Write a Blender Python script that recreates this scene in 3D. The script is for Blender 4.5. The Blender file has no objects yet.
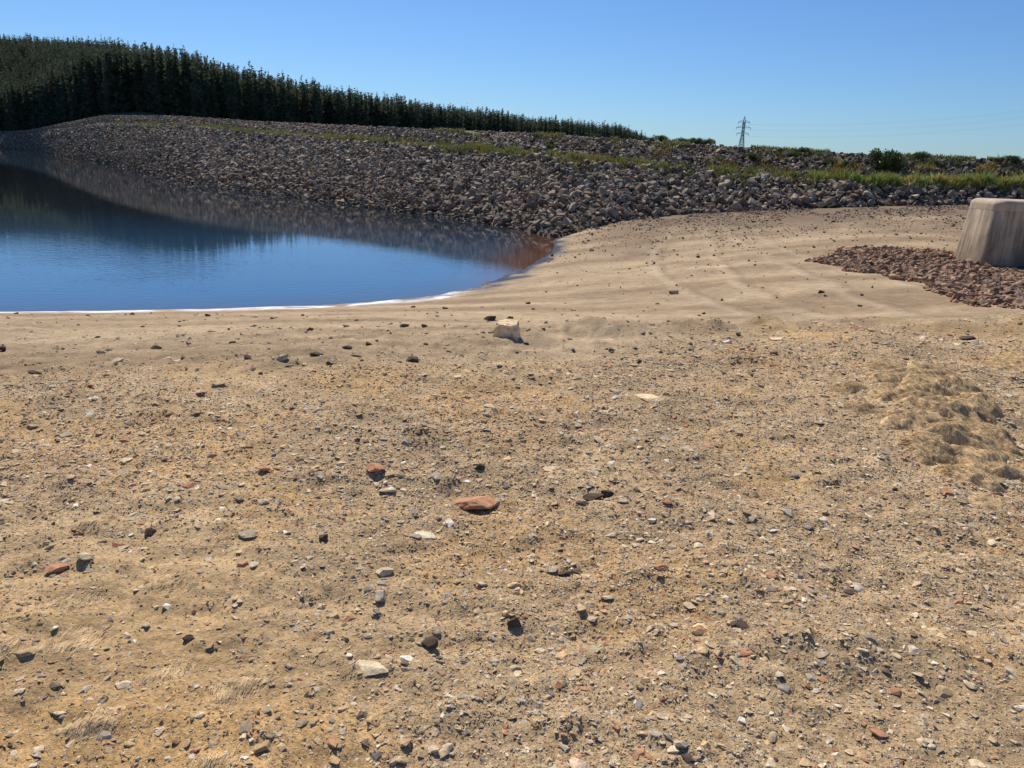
import bpy, math, random, bmesh
import numpy as np
from mathutils import Matrix, Vector, Euler
random.seed(7); rng=np.random.default_rng(7)
S=bpy.context.scene; COL=S.collection
try:
    S.view_settings.view_transform='Standard'; S.view_settings.look='None'; S.view_settings.exposure=0
except Exception: pass
EYE=1.6; WL=-2.4

# ---------------------------------------------------------------- noise
_perm=rng.permutation(256); _perm=np.concatenate([_perm,_perm,_perm])
_ga=rng.random(256)*2*np.pi; _gx=np.cos(_ga); _gy=np.sin(_ga)
def pn(x,y,seed=0):
    x=np.asarray(x,float)+seed*17.31; y=np.asarray(y,float)-seed*9.77
    xi=np.floor(x).astype(int); yi=np.floor(y).astype(int); xf=x-xi; yf=y-yi
    u=xf*xf*xf*(xf*(xf*6-15)+10); v=yf*yf*yf*(yf*(yf*6-15)+10)
    def g(a,b,dx,dy):
        h=_perm[_perm[a&255]+(b&255)]; return _gx[h]*dx+_gy[h]*dy
    n00=g(xi,yi,xf,yf); n10=g(xi+1,yi,xf-1,yf); n01=g(xi,yi+1,xf,yf-1); n11=g(xi+1,yi+1,xf-1,yf-1)
    return ((n00*(1-u)+n10*u)*(1-v)+(n01*(1-u)+n11*u)*v)*1.5
def fbm(x,y,o=4,seed=0,p=.5):
    r=0;a=1;f=1
    for i in range(o):
        r=r+a*pn(np.asarray(x)*f,np.asarray(y)*f,seed+i*3); a*=p; f*=2.03
    return r
def sstep(a,b,x):
    t=np.clip((np.asarray(x,float)-a)/(b-a),0,1); return t*t*(3-2*t)

# ---------------------------------------------------------------- embankment functions
def table(pts,sig=.012):
    bb=np.linspace(-1.6,1.6,3201); p=sorted(pts); v=np.interp(bb,[q[0] for q in p],[q[1] for q in p])
    k=np.exp(-.5*(np.arange(-60,61)*.001/sig)**2); k/=k.sum()
    vp=np.pad(v,60,mode='edge'); v=np.convolve(vp,k,'valid')
    return lambda b: np.interp(b,bb,v)
toeY=table([(-1.3,250),(-.87,245),(-.64,232),(-.6,175),(-.543,132),(-.48,95),(-.414,73.5),(-.22,56),(-.09,48),(.012,42),(.045,38.5),(.13,42),(.231,44.7),(.4245,44.6),(.65,46),(.876,50),(1.26,55)])
toeZ=table([(.012,-2.4),(.045,-2.3),(.13,-1.7),(.231,-1.3),(.4245,-.6),(.65,-.1),(.876,.2),(1.26,.6)])
crY=table([(-1.3,270),(-.87,262),(-.66,250),(-.6,205),(-.543,160),(-.45,120),(-.35,100),(-.156,80),(.031,62),(.231,58),(.4245,53),(.65,51),(.876,55),(1.26,60)],.02)
crZ=table([(-1.3,2.4),(-.68,2.6),(-.64,3),(-.6,4.8),(-.543,6.2),(-.35,4.5),(-.156,3.8),(.031,3.3),(.231,2.85),(.4245,2.55),(.65,2.45),(1.26,2.4)],.015)
bT=table([(-1,.8),(-.4,.78),(-.2,.72),(.03,.67),(.25,.52),(.45,.36),(1,.32)],.03)
rise=table([(-1.3,30),(-.66,29),(-.6,20),(-.543,13),(-.414,3.5),(-.28,1),(-.156,0),(0,-1.8),(.1,-1.5),(.165,-1.0),(.2,-3),(1.3,-3)],.03)
BW=.085
def faceZ(b,t):
    tb=bT(b); w=BW
    lo=np.clip(t/(tb-w),0,1); hi=np.clip((t-tb-w)/(1-tb-w),0,1)
    fr=lo*(tb-.02)+hi*(1-tb-.02)+.04*np.clip((t-tb+w)/(2*w),0,1)
    return toeZ(b)+(crZ(b)-toeZ(b))*fr
def Ez(b,Y):
    b=np.asarray(b,float); Y=np.asarray(Y,float)
    t=(Y-toeY(b))/(crY(b)-toeY(b))
    z=np.where(t<0, toeZ(b)+t*(crZ(b)-toeZ(b))*1.3, faceZ(b,np.clip(t,0,1)))
    d=Y-crY(b)-4
    zb=crZ(b)-1.2*sstep(0,7,d)+rise(b)*sstep(5,115,d)
    return np.where(d>0,zb,z)

# ---------------------------------------------------------------- ground function (thin plate spline)
CP=np.array([(-14,-12,.1),(0,-12,.2),(14,-12,.3),(-14,0,-.05),(-7,0,0),(0,0,0),(7,0,.1),(14,0,.2),(-4,3,0),(-1.5,3,0),(1.5,3,0),(0,4.5,0),(4,4,.03),
(-3.5,5,-.06),(0,6.8,-.1),(3,7.6,-.12),(7,9,-.12),(11,9,-.02),(-5.5,8,-.62),(-9,12,-1.35),(0,9.5,-.62),(-.2,14,-1.3),(3,12,-1.0),(8,12.5,-.7),(13,14,-.55),
(-12.2,17.1,-2.4),(-3.2,20.5,-2.4),(-.3,25.3,-2.38),(1.2,30.5,-2.37),(1.7,36,-2.4),(-25,15,-2.4),(-60,12,-2.4),(-105,12,-2.4),
(-12,24,-3.6),(-5,28,-3.3),(-2,36,-3.4),(-30,30,-5),(-60,40,-6),(-60,80,-6),(-15,50,-5),(-100,100,-6),(-105,50,-6),
(2.5,17.4,-1.6),(6.4,18,-1.15),(3.6,36,-2.1),(3.8,28,-1.95),(9.4,32,-1.4),(14,29,-.95),(5.4,42,-1.75),(10.3,44.7,-1.3),(18.9,44.6,-.6),(30,46,-.1),(44,50,.2),
(20,24,-1.0),(14.5,21.5,-1.15),(13.4,24.6,-1.05),(24,15,-.3),(40,20,.3),(60,40,.6),(60,0,.9),(100,60,1),(100,0,1),(-60,-14,.5),(-30,0,-.3),(-100,-10,.5),(0,80,-2),(50,90,-1)],float)
def _U(r2): return np.where(r2>0,r2*np.log(np.maximum(r2,1e-9))*.5,0)
_n=len(CP); _K=_U(((CP[:,None,:2]-CP[None,:,:2])**2).sum(-1))+np.eye(_n)*.05
_P=np.c_[np.ones(_n),CP[:,:2]]; _A=np.block([[_K,_P],[_P.T,np.zeros((3,3))]])
_W=np.linalg.solve(_A,np.r_[CP[:,2],0,0,0])
def tps(X,Y):
    X=np.asarray(X,float);Y=np.asarray(Y,float); sh=X.shape; x=X.ravel();y=Y.ravel()
    z=_W[_n]+_W[_n+1]*x+_W[_n+2]*y
    for i in range(_n):
        z=z+_W[i]*_U((x-CP[i,0])**2+(y-CP[i,1])**2)
    return z.reshape(sh)
RP=[(9.2,23.6),(12,26.7),(14.8,25.6),(26,26),(26,10),(9.2,11.8),(8.6,14),(9.7,19)]
def inpoly(X,Y,P):
    X=np.asarray(X);Y=np.asarray(Y); r=np.zeros(X.shape,bool); n=len(P)
    for i in range(n):
        x1,y1=P[i];x2,y2=P[(i+1)%n]
        c=((y1>Y)!=(y2>Y))&(X<(x2-x1)*(Y-y1)/(y2-y1+1e-12)+x1); r^=c
    return r
def G(X,Y):
    X=np.asarray(X,float);Y=np.asarray(Y,float)
    z=tps(X,Y)
    near=1-sstep(9,16,Y)
    z=z+.045*fbm(X*.55,Y*.55,3,1)*(.4+.6*near)+.030*fbm(X*1.8,Y*2.4,4,5)*near+.012*fbm(X*.7,Y*.7,4,8)*(1-near)
    z=z+near*(.012*fbm(X*8,Y*8,3,15)+.024*np.clip(fbm(X*5,Y*5,3,19)-.2,0,1))
    q=(Y*.93-X*.37+.35*pn(X*.5,Y*.5,27)); z=z+near*.03*np.exp(-((q-3.9)/.22)**2)*sstep(2,-1,X)+near*.035*np.exp(-((q-5.1)/.25)**2)*sstep(3,0,X)
    q=Y-(7.6+.24*X+1.0*pn(X*.4,X*.1,29)); z=z+.13*np.exp(-(q/.5)**2)*sstep(-1.0,.8,X)*(1+1.0*fbm(X*1.2,Y*1.2,3,33))
    m=np.exp(-(((X-2.98)*.93-(Y-4.9)*.36)**2/.11+((X-2.98)*.36+(Y-4.9)*.93)**2/1.3))
    z=z+m*(.07+.03*fbm(X*4,Y*4,2,11))
    z=z+.08*sstep(0,1,1-np.hypot((X-16.5)/8,(Y-19)/8.5))
    b=np.where(Y>1,X/np.maximum(Y,1),0)
    under=(Y>20)&(Y>toeY(b)-.2)
    z=np.where(under,np.minimum(z,Ez(b,Y)-.4*sstep(0,1.5,Y-toeY(b)+.2)),z)
    return z

# ---------------------------------------------------------------- mesh helper
def mesh_np(name,V,F,tint=None,smooth=False,extra=None):
    V=np.asarray(V,np.float32);F=np.asarray(F,np.int32); k=F.shape[1]
    me=bpy.data.meshes.new(name)
    me.vertices.add(len(V)); me.vertices.foreach_set('co',V.ravel())
    me.loops.add(F.size); me.loops.foreach_set('vertex_index',F.ravel())
    me.polygons.add(len(F)); me.polygons.foreach_set('loop_start',np.arange(0,F.size,k,dtype=np.int32))
    try: me.polygons.foreach_set('loop_total',np.full(len(F),k,np.int32))
    except Exception: pass
    me.polygons.foreach_set('use_smooth',np.full(len(F),smooth,bool))
    def att(n,c):
        a=me.attributes.new(n,'FLOAT_COLOR','POINT'); cc=np.ones((len(V),4),np.float32); cc[:,:3]=c; a.data.foreach_set('color',cc.ravel())
    if tint is not None: att('tint',tint)
    if extra:
        for n,c in extra.items(): att(n,c)
    me.update(calc_edges=True); me.validate()
    return me
def add(name,me,mat=None,label=None,cat=None,kind=None,group=None,parent=None,loc=None):
    o=bpy.data.objects.new(name,me); COL.objects.link(o)
    if mat is not None and me is not None and len(me.materials)==0: me.materials.append(mat)
    if label:o['label']=label
    if cat:o['category']=cat
    if kind:o['kind']=kind
    if group:o['group']=group
    if parent:o.parent=parent
    if loc is not None:o.location=loc
    return o
def gridF(nr,nc):
    i=np.arange(nr-1)[:,None]*nc+np.arange(nc-1)[None,:]
    return np.stack([i,i+1,i+nc+1,i+nc],-1).reshape(-1,4)
def ico(sub):
    bm=bmesh.new(); bmesh.ops.create_icosphere(bm,subdivisions=sub,radius=1)
    V=np.array([v.co[:] for v in bm.verts]); F=np.array([[v.index for v in f.verts] for f in bm.faces]); bm.free(); return V,F
I3=ico(3); I4=ico(4)
def rock_cut(base,r,cuts=14,dmin=.42,dmax=.75,sc=(1,.8,.55),rough=.015):
    V=base[0].copy()
    for _ in range(cuts):
        n=r.normal(size=3);n/=np.linalg.norm(n); d=r.uniform(dmin,dmax)
        s=V@n; ex=np.maximum(s-d,0); V=V-ex[:,None]*n
    V=V*(1+(fbm(V[:,0]*3+r.uniform(0,50),V[:,1]*3+V[:,2]*2.3,3,3)*rough*3)[:,None])
    V=V*np.array(sc)*r.uniform(.75,1.25,3); V/=np.abs(V).max()
    return V,base[1]
def hull(r,n=12,sc=(1,.8,.6)):
    bm=bmesh.new()
    P=r.normal(size=(n,3)); P/=np.linalg.norm(P,axis=1)[:,None]; P*=r.uniform(.75,1.1,(n,1)); P=P*np.array(sc)*r.uniform(.75,1.25,3); P/=np.abs(P).max()
    for p in P: bm.verts.new(p)
    g=bmesh.ops.convex_hull(bm,input=bm.verts[:])
    dl=[v for v in bm.verts if not v.link_faces]
    bmesh.ops.delete(bm,geom=dl,context='VERTS'); bmesh.ops.triangulate(bm,faces=bm.faces[:]); bmesh.ops.recalc_face_normals(bm,faces=bm.faces[:])
    bm.verts.index_update()
    V=np.array([v.co[:] for v in bm.verts]);F=np.array([[v.index for v in f.verts] for f in bm.faces]); bm.free(); return V,F
def rotm(n,r,tilt=.4):
    az=r.uniform(0,2*np.pi,n); tx=r.normal(0,tilt,n); ty=r.normal(0,tilt,n)
    cz,sz=np.cos(az),np.sin(az);cx,sx=np.cos(tx),np.sin(tx);cy,sy=np.cos(ty),np.sin(ty); o=np.zeros(n);l=np.ones(n)
    Rz=np.stack([cz,-sz,o,sz,cz,o,o,o,l],-1).reshape(n,3,3);Rx=np.stack([l,o,o,o,cx,-sx,o,sx,cx],-1).reshape(n,3,3);Ry=np.stack([cy,o,sy,o,l,o,-sy,o,cy],-1).reshape(n,3,3)
    return Rx@Ry@Rz
def scatter(name,variants,pos,size,tint,mat,tilt=.4,smooth=False,**kw):
    pos=np.asarray(pos);size=np.asarray(size);tint=np.asarray(tint)
    n=len(pos); R=rotm(n,rng,tilt); vi=rng.integers(0,len(variants),n); Vs=[];Fs=[];Ts=[];off=0
    for j,(bv,bf) in enumerate(variants):
        k=np.where(vi==j)[0]
        if len(k)==0: continue
        VV=np.einsum('nij,kj->nki',R[k],bv)*size[k][:,None,None]+pos[k][:,None,:]; m=len(bv)
        Fs.append((bf[None]+(np.arange(len(k))*m)[:,None,None]).reshape(-1,3)+off); Vs.append(VV.reshape(-1,3)); Ts.append(np.repeat(tint[k],m,0)); off+=m*len(k)
    return add(name,mesh_np(name,np.concatenate(Vs),np.concatenate(Fs),np.concatenate(Ts),smooth),mat,**kw)

# ---------------------------------------------------------------- materials
def newmat(name):
    m=bpy.data.materials.new(name); m.use_nodes=True; nt=m.node_tree; nt.nodes.clear()
    o=nt.nodes.new('ShaderNodeOutputMaterial'); p=nt.nodes.new('ShaderNodeBsdfPrincipled'); nt.links.new(p.outputs[0],o.inputs[0])
    return m,nt,p
def N(nt,t,**k):
    n=nt.nodes.new(t)
    for a,v in k.items(): setattr(n,a,v)
    return n
def noise(nt,vec,scale,detail=4,rough=.6):
    n=N(nt,'ShaderNodeTexNoise'); n.inputs['Scale'].default_value=scale;n.inputs['Detail'].default_value=detail;n.inputs['Roughness'].default_value=rough
    nt.links.new(vec,n.inputs['Vector']); return n
def vor(nt,vec,scale,feat='F1'):
    n=N(nt,'ShaderNodeTexVoronoi',feature=feat); n.inputs['Scale'].default_value=scale; nt.links.new(vec,n.inputs['Vector']); return n
def math_(nt,op,a,b=None,c=None):
    n=N(nt,'ShaderNodeMath',operation=op)
    for i,v in enumerate((a,b,c)):
        if v is None: continue
        if hasattr(v,'links'): nt.links.new(v,n.inputs[i])
        else: n.inputs[i].default_value=v
    return n.outputs[0]
def mix(nt,fac,a,b,mode='MIX'):
    n=N(nt,'ShaderNodeMix',data_type='RGBA',blend_type=mode)
    for s,v in ((n.inputs[0],fac),(n.inputs[6],a),(n.inputs[7],b)):
        if hasattr(v,'links'): nt.links.new(v,s)
        elif isinstance(v,(int,float)): s.default_value=v
        else: s.default_value=(*v,1)
    return n.outputs[2]
def mapr(nt,v,a,b,c,d):
    n=N(nt,'ShaderNodeMapRange'); nt.links.new(v,n.inputs[0])
    for i,x in enumerate((a,b,c,d)): n.inputs[i+1].default_value=x
    return n.outputs[0]
def bump(nt,h,strength,dist,prev=None):
    n=N(nt,'ShaderNodeBump'); n.inputs['Strength'].default_value=strength;n.inputs['Distance'].default_value=dist; nt.links.new(h,n.inputs['Height'])
    if prev is not None: nt.links.new(prev,n.inputs['Normal'])
    return n.outputs[0]
def attr(nt,name): return N(nt,'ShaderNodeAttribute',attribute_name=name)
def gray(nt,v):
    c=N(nt,'ShaderNodeCombineColor')
    for i in range(3): nt.links.new(v,c.inputs[i])
    return c.outputs[0]
def rock_mat(name,use_attr,scale=6,rough=.85):
    m,nt,p=newmat(name); vec=N(nt,'ShaderNodeNewGeometry').outputs['Position']
    c=attr(nt,'tint').outputs['Color'] if use_attr else N(nt,'ShaderNodeObjectInfo').outputs['Color']
    n1=noise(nt,vec,scale,5); n2=noise(nt,vec,scale*6,3)
    c=mix(nt,1,c,gray(nt,mapr(nt,n1.outputs[0],.3,.7,.65,1.3)),'MULTIPLY')
    c=mix(nt,1,c,gray(nt,mapr(nt,n2.outputs[0],.3,.7,.8,1.2)),'MULTIPLY')
    nt.links.new(c,p.inputs['Base Color']); p.inputs['Roughness'].default_value=rough; p.inputs['Specular IOR Level'].default_value=.12
    nt.links.new(bump(nt,n2.outputs[0],.35,.04/scale,bump(nt,n1.outputs[0],.6,.25/scale)),p.inputs['Normal'])
    return m
M_rock_a=rock_mat('riprap_rock_mix',True,3); M_rock_o=rock_mat('riprap_rock',False,3)
M_peb_a=rock_mat('pebble_mix',True,60,.9); M_peb_o=rock_mat('stone',False,30,.9)

def ground_mat():
    m,nt,p=newmat('reservoir_floor_soil')
    pos=N(nt,'ShaderNodeNewGeometry').outputs['Position']
    base=attr(nt,'tint').outputs['Color']; msk=attr(nt,'mask'); sep=N(nt,'ShaderNodeSeparateColor'); nt.links.new(msk.outputs['Color'],sep.inputs[0])
    grav,wet,fine=sep.outputs[0],sep.outputs[1],sep.outputs[2]
    nL=noise(nt,pos,.8,8,.7); nM=noise(nt,pos,5,8,.75); nF=noise(nt,pos,55,5,.75)
    c=mix(nt,1,base,gray(nt,mapr(nt,nL.outputs[0],.3,.7,.76,1.22)),'MULTIPLY')
    c=mix(nt,1,c,gray(nt,mapr(nt,nM.outputs[0],.3,.7,.68,1.3)),'MULTIPLY')
    c=mix(nt,fine,c,mix(nt,1,c,gray(nt,mapr(nt,nF.outputs[0],.3,.7,.6,1.45)),'MULTIPLY'))
    wv=N(nt,'ShaderNodeVectorMath',operation='MULTIPLY_ADD'); wn=noise(nt,pos,40,2); nt.links.new(wn.outputs['Color'],wv.inputs[0]); wv.inputs[1].default_value=(.02,.02,.02); nt.links.new(pos,wv.inputs[2]); wp=wv.outputs[0]
    prev=None
    for sc,th,am in ((130,.25,1.0),(56,.38,1.0),(23,.72,1.0)):
        v=vor(nt,wp,sc); ss=N(nt,'ShaderNodeSeparateColor'); nt.links.new(v.outputs['Color'],ss.inputs[0])
        pick=math_(nt,'GREATER_THAN',ss.outputs[0],th)
        body=mapr(nt,v.outputs['Distance'],.28,.42,1,0)
        k=math_(nt,'MULTIPLY',math_(nt,'MULTIPLY',pick,body),math_(nt,'MULTIPLY',grav,am))
        cr=N(nt,'ShaderNodeValToRGB'); nt.links.new(ss.outputs[1],cr.inputs[0])
        e=cr.color_ramp; e.interpolation='CONSTANT'
        cols=[(0,(.17,.125,.08)),(.07,(.42,.30,.17)),(.28,(.60,.45,.28)),(.46,(.36,.275,.185)),(.56,(.64,.51,.35)),(.72,(.49,.27,.14)),(.81,(.47,.37,.245)),(.92,(.74,.63,.47))]
        e.elements[0].position=0;e.elements[0].color=(*cols[0][1],1); e.elements[1].position=.07;e.elements[1].color=(*cols[1][1],1)
        for q,cc in cols[2:]:
            x=e.elements.new(q); x.color=(*cc,1)
        c=mix(nt,math_(nt,'MULTIPLY',k,.85),c,cr.outputs[0])
        prev=bump(nt,k,.8,.4/sc,prev)
    prev=bump(nt,nM.outputs[0],.6,.05,prev)
    prev=bump(nt,nF.outputs[0],.6,.010,prev)
    nt.links.new(c,p.inputs['Base Color'])
    nt.links.new(mapr(nt,wet,0,1,.95,.3),p.inputs['Roughness'])
    nt.links.new(prev,p.inputs['Normal']); p.inputs['Specular IOR Level'].default_value=.2
    return m
M_ground=ground_mat()

def gravel_amt(X,Y):
    n=fbm(X*.7,Y*.7,4,21)
    lip=6.6+.26*X+1.1*fbm(X*.35,Y*.25,3,4)+.7*sstep(0,1.5,X); lip=np.clip(lip,4.6,9.8)
    och=np.exp(-(((X+1.3)/.8)**2+((Y-1.9)/.5)**2))
    g=(1-sstep(lip-1.2,lip+.5,Y))*(.76+.55*n+.24*sstep(-.4,.8,X/np.maximum(Y,1))-.45*och)
    return np.clip(g,0.0,1),(1-sstep(lip-.9,lip+.5,Y)),och
k=5.2; c0=110/math.sinh(k)
xs=c0*np.sinh(np.linspace(-k,k,740)); ys=2.4+c0*np.sinh(np.linspace(math.asinh(-17/c0),math.asinh(105/c0),720))
X,Y=np.meshgrid(xs,ys); Z=G(X,Y)
ga,fg,och=gravel_amt(X,Y)
def L(a,b,t): return a+(b-a)*np.asarray(t)[...,None]
sand=np.array((.40,.287,.168)); soil=np.array((.52,.36,.19)); warm=np.array((.58,.36,.15)); pale=np.array((.48,.355,.215)); wetc=np.array((.14,.09,.052))
T=np.broadcast_to(sand,X.shape+(3,)); T=L(T,soil,fg)
T=L(T,warm,np.clip(fg*sstep(.05,.65,fbm(X*.9+3,Y*.9,3,31)+.35*sstep(1.,-2.5,X))*.75+och*.5,0,1))
st=fbm(X*.10+.06*Y,Y*.55-.12*X,4,41)
T=L(T,pale,(1-fg)*sstep(.0,.45,st)*.8); T=L(T,np.array((.28,.19,.108)),(1-fg)*sstep(-.0,-.5,st)*.8)
bb=X/np.maximum(Y,1)
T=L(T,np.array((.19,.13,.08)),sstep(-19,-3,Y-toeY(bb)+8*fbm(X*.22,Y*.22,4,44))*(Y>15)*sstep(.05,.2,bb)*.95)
for off in (0,1.6,3.0,4.5):
    xc=4.2+off+.006*(Y-14)**2+.4*np.sin(Y*.2+off)+.15*fbm(Y*.5,Y*0+off,2,47)
    f=sstep(11,14,Y)*(1-sstep(32,40,Y))*np.clip(.8+.9*fbm(X*.4,Y*.4,2,48+int(off)),0,1)
    tr=np.exp(-((X-xc)/.15)**2)*f; T=L(T,np.array((.56,.43,.28)),tr*.5)
    tr=np.exp(-((X-xc-.30)/.10)**2)*f; T=L(T,np.array((.22,.15,.085)),tr*.5)
hz=Z-WL
w=sstep(.18,.02,hz+.09*fbm(X*.8,Y*.8,4,51)); T=L(T,wetc,w*(Y>9)*sstep(-3,0,X)+w*(Y>9)*.6)
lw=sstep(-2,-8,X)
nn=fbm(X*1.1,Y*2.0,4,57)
shore_glint=np.exp(-((hz-.09-.09*lw-.10*fbm(X*.6,Y*.6,3,59))/(.07+.11*lw))**2)*sstep(-.8,-2.4,X)*(Y>9)*(Y<30)*sstep(-.2,.15,nn+.08); T=L(T,np.array((.85,.84,.82)),np.clip(shore_glint*1.3,0,1))  # sun glint along the left shore, painted white into the ground tint
T=np.clip(T,0,.9)
grit=.4*(1-fg)*np.clip(.6+fbm(X*.5,Y*.5,3,49),0,1.4)*(hz>.15)
mask=np.stack([np.clip(ga*.98+grit,0,1),w*(Y>9),.5+.5*fg],-1)
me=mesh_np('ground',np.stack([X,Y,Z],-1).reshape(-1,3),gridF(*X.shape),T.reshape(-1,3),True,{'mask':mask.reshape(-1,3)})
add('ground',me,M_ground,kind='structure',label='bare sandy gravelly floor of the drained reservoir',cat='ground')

def emb_mat():
    m,nt,p=newmat('embankment_earth'); pos=N(nt,'ShaderNodeNewGeometry').outputs['Position']; base=attr(nt,'tint').outputs['Color']
    n=noise(nt,pos,1.2,6,.7)
    c=mix(nt,1,base,gray(nt,mapr(nt,n.outputs[0],.3,.7,.6,1.3)),'MULTIPLY')
    nt.links.new(c,p.inputs['Base Color']); p.inputs['Roughness'].default_value=.95
    nt.links.new(bump(nt,n.outputs[0],.8,.2),p.inputs['Normal']); return m
M_emb=emb_mat()
bs=np.linspace(-1.45,1.45,900)
def bench_green(b,t):
    g=np.exp(-((t-bT(b)-.01+.05*fbm(b*15,t*0,2,60))/.085)**2)
    cov=.48+1.6*fbm(b*24,t*4,4,61)+.65*sstep(.40,.46,b)-.15*sstep(.20,.28,b)*sstep(.40,.34,b)
    up=np.clip(fbm(b*26,t*4,3,64)-.2,0,1)*2.2*(t>bT(b))*sstep(-.5,-.1,b)
    return np.clip(g*cov+up*.55,0,1)
rows=[];tt=[]
for t in np.r_[-.35,-.1,np.linspace(0,1,70)]:
    Yr=toeY(bs)+t*(crY(bs)-toeY(bs)); rows.append((bs*Yr,Yr,Ez(bs,Yr)+(.12*fbm(bs*60,bs*0+t*9,3,66) if 0<t<.97 else 0))); tt.append(t)
for d in (2,4,6,9,12,18,25,35,50,65,80,100,120,160,250,500,1200,3500):
    Yr=crY(bs)+d; z=Ez(bs,Yr)+(0 if d<5 else .3*fbm(bs*20,bs*0+d*.1,2,67))
    if d>400: z=z-3-d*.001
    rows.append((bs*Yr,Yr,z)); tt.append(1.1+d*.001)
V=np.array([np.stack(r,-1) for r in rows]); tt=np.array(tt)
B,TT=np.meshgrid(bs,tt)
T=np.broadcast_to(np.array((.095,.072,.05)),B.shape+(3,))
T=L(T,np.array((.19,.14,.09)),(TT>bT(B))*(TT<1)*sstep(.0,.5,fbm(B*20,TT*5,3,68))*.7)
T=L(T,np.array((.10,.065,.046)),sstep(.35,.0,TT)*.7)
T=L(T,np.array((.17,.18,.06)),np.where(TT<=1.0,bench_green(B,TT),0))
T=L(T,np.array((.24,.19,.125)),((TT>.99)&(TT<1.107)).astype(float))
T=L(T,np.array((.08,.085,.04)),(TT>=1.107).astype(float))
add('embankment_terrain',mesh_np('embankment',V.reshape(-1,3),gridF(*B.shape),T.reshape(-1,3),True),M_emb,kind='structure',label='earth dam embankment and wooded rise behind it',cat='terrain')

# water
m,nt,p=newmat('lake_water'); pos=N(nt,'ShaderNodeNewGeometry').outputs['Position']
mp=N(nt,'ShaderNodeMapping'); mp.inputs['Scale'].default_value=(.7,1.7,1); nt.links.new(pos,mp.inputs[0])
n1=noise(nt,mp.outputs[0],4,3,.5); n2=noise(nt,pos,.10,3,.6); sx=N(nt,'ShaderNodeSeparateXYZ'); nt.links.new(pos,sx.inputs[0])
nt.links.new(attr(nt,'tint').outputs['Color'],p.inputs['Base Color']); p.inputs['Roughness'].default_value=.01; p.inputs['IOR'].default_value=1.5
b1=N(nt,'ShaderNodeBump'); nt.links.new(n1.outputs[0],b1.inputs['Height']); b1.inputs['Distance'].default_value=.014
near=mapr(nt,sx.outputs[1],18,36,1,.14)
nt.links.new(math_(nt,'MULTIPLY',mapr(nt,n2.outputs[0],.35,.65,.18,.6),near),b1.inputs['Strength']); nt.links.new(b1.outputs[0],p.inputs['Normal'])
xs=np.r_[np.linspace(-520,-62,30),np.linspace(-60,6.5,220)];ys=np.r_[np.linspace(6,60,180),np.linspace(61,262,40)];X,Y=np.meshgrid(xs,ys)
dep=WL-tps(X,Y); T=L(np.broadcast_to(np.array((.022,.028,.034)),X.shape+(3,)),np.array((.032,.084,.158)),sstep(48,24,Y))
T=L(T,np.array((.12,.052,.028)),(1-sstep(.05,.75,dep))*sstep(-3,.5,X)*(Y<70))
T=L(T,np.array((.06,.05,.04)),(1-sstep(.0,.35,dep))*(X<-2)*(Y<40)*.6)
add('water',mesh_np('water',np.stack([X,Y,X*0+WL],-1).reshape(-1,3),gridF(*X.shape),T.reshape(-1,3),True),m,kind='structure',label='calm dark blue lake water',cat='water')

# ---------------------------------------------------------------- riprap
hv=[hull(rng,rng.integers(9,14),(1,.8,.65)) for _ in range(28)]
RC=np.array([(.35,.275,.195),(.43,.345,.25),(.23,.185,.14),(.49,.40,.295),(.33,.225,.15),(.145,.115,.09),(.39,.285,.195),(.34,.295,.235)])
def sample_face(n,b0,b1):
    b=rng.uniform(b0,b1,n*3); t=rng.uniform(-.02,1.0,n*3)
    Y0=toeY(b);Y1=crY(b); w=(Y0+t*(Y1-Y0))*(Y1-Y0); k=rng.random(n*3)<w/w.max(); b=b[k][:n];t=t[k][:n]
    Yr=toeY(b)+t*(crY(b)-toeY(b)); return b,t,Yr
def riprap(n,b0,b1,s0,sg):
    b,t,Yr=sample_face(n,b0,b1)
    bare=sstep(.3,.65,fbm(b*24,t*6,3,69))*.6*(t<.95)
    keep=rng.random(len(b))>np.maximum(bench_green(b,t),bare); b,t,Yr=b[keep],t[keep],Yr[keep]
    s=np.clip(np.exp(rng.normal(math.log(s0),sg,len(b))),s0*.35,s0*3.4)*np.where(t>bT(b)+.05,.85,1.0)
    s=np.where(t>.95,np.minimum(s,.16),s)
    pos=np.stack([b*Yr,Yr,Ez(b,Yr)+s*.3+rng.uniform(-.05,.12,len(b))*(t<.95)],-1)
    col=RC[rng.integers(0,len(RC),len(b))]*rng.uniform(.5,1.25,(len(b),1)); red=sstep(.45,.0,t)*sstep(.3,-.2,b)*.35
    col=L(col,np.array((.24,.145,.095)),red); col=col*(1-.2*((t>bT(b)+.03)*sstep(-.05,.1,b)))[:,None]*(1-.15*sstep(.2,0,t))[:,None]
    return pos,s,col,b
pa=riprap(34000,-.13,1.1,.10,.6); pb=riprap(68000,-.56,-.13,.105,.55); pc=riprap(17000,-.75,-.54,.16,.4)
score=pa[1]/pa[0][:,1]; score=np.where((pa[3]<.655)&(pa[3]>-.66),score,0); order=np.argsort(-score); idx=order[:300]; rest=order[300:]
def make_individuals(name,pos,s,col,variants,mat,label,cat,group,tilt=.4,smooth=False):
    mes=[]
    for i,v in enumerate(variants):
        me=mesh_np(name,v[0],v[1],None,smooth); me.materials.append(mat); mes.append(me)
    for i in range(len(pos)):
        o=bpy.data.objects.new(name,mes[rng.integers(0,len(mes))]); COL.objects.link(o)
        o.location=pos[i]; o.scale=(s[i],)*3; o.rotation_euler=(rng.normal(0,tilt),rng.normal(0,tilt),rng.uniform(0,6.28)); o.color=(*col[i],1)
        o['label']=label[i] if isinstance(label,list) else label; o['category']=cat; o['group']=group
vrock=[rock_cut(I3,rng,12,.38,.72,(1,.8,.7)) for _ in range(14)]
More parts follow.
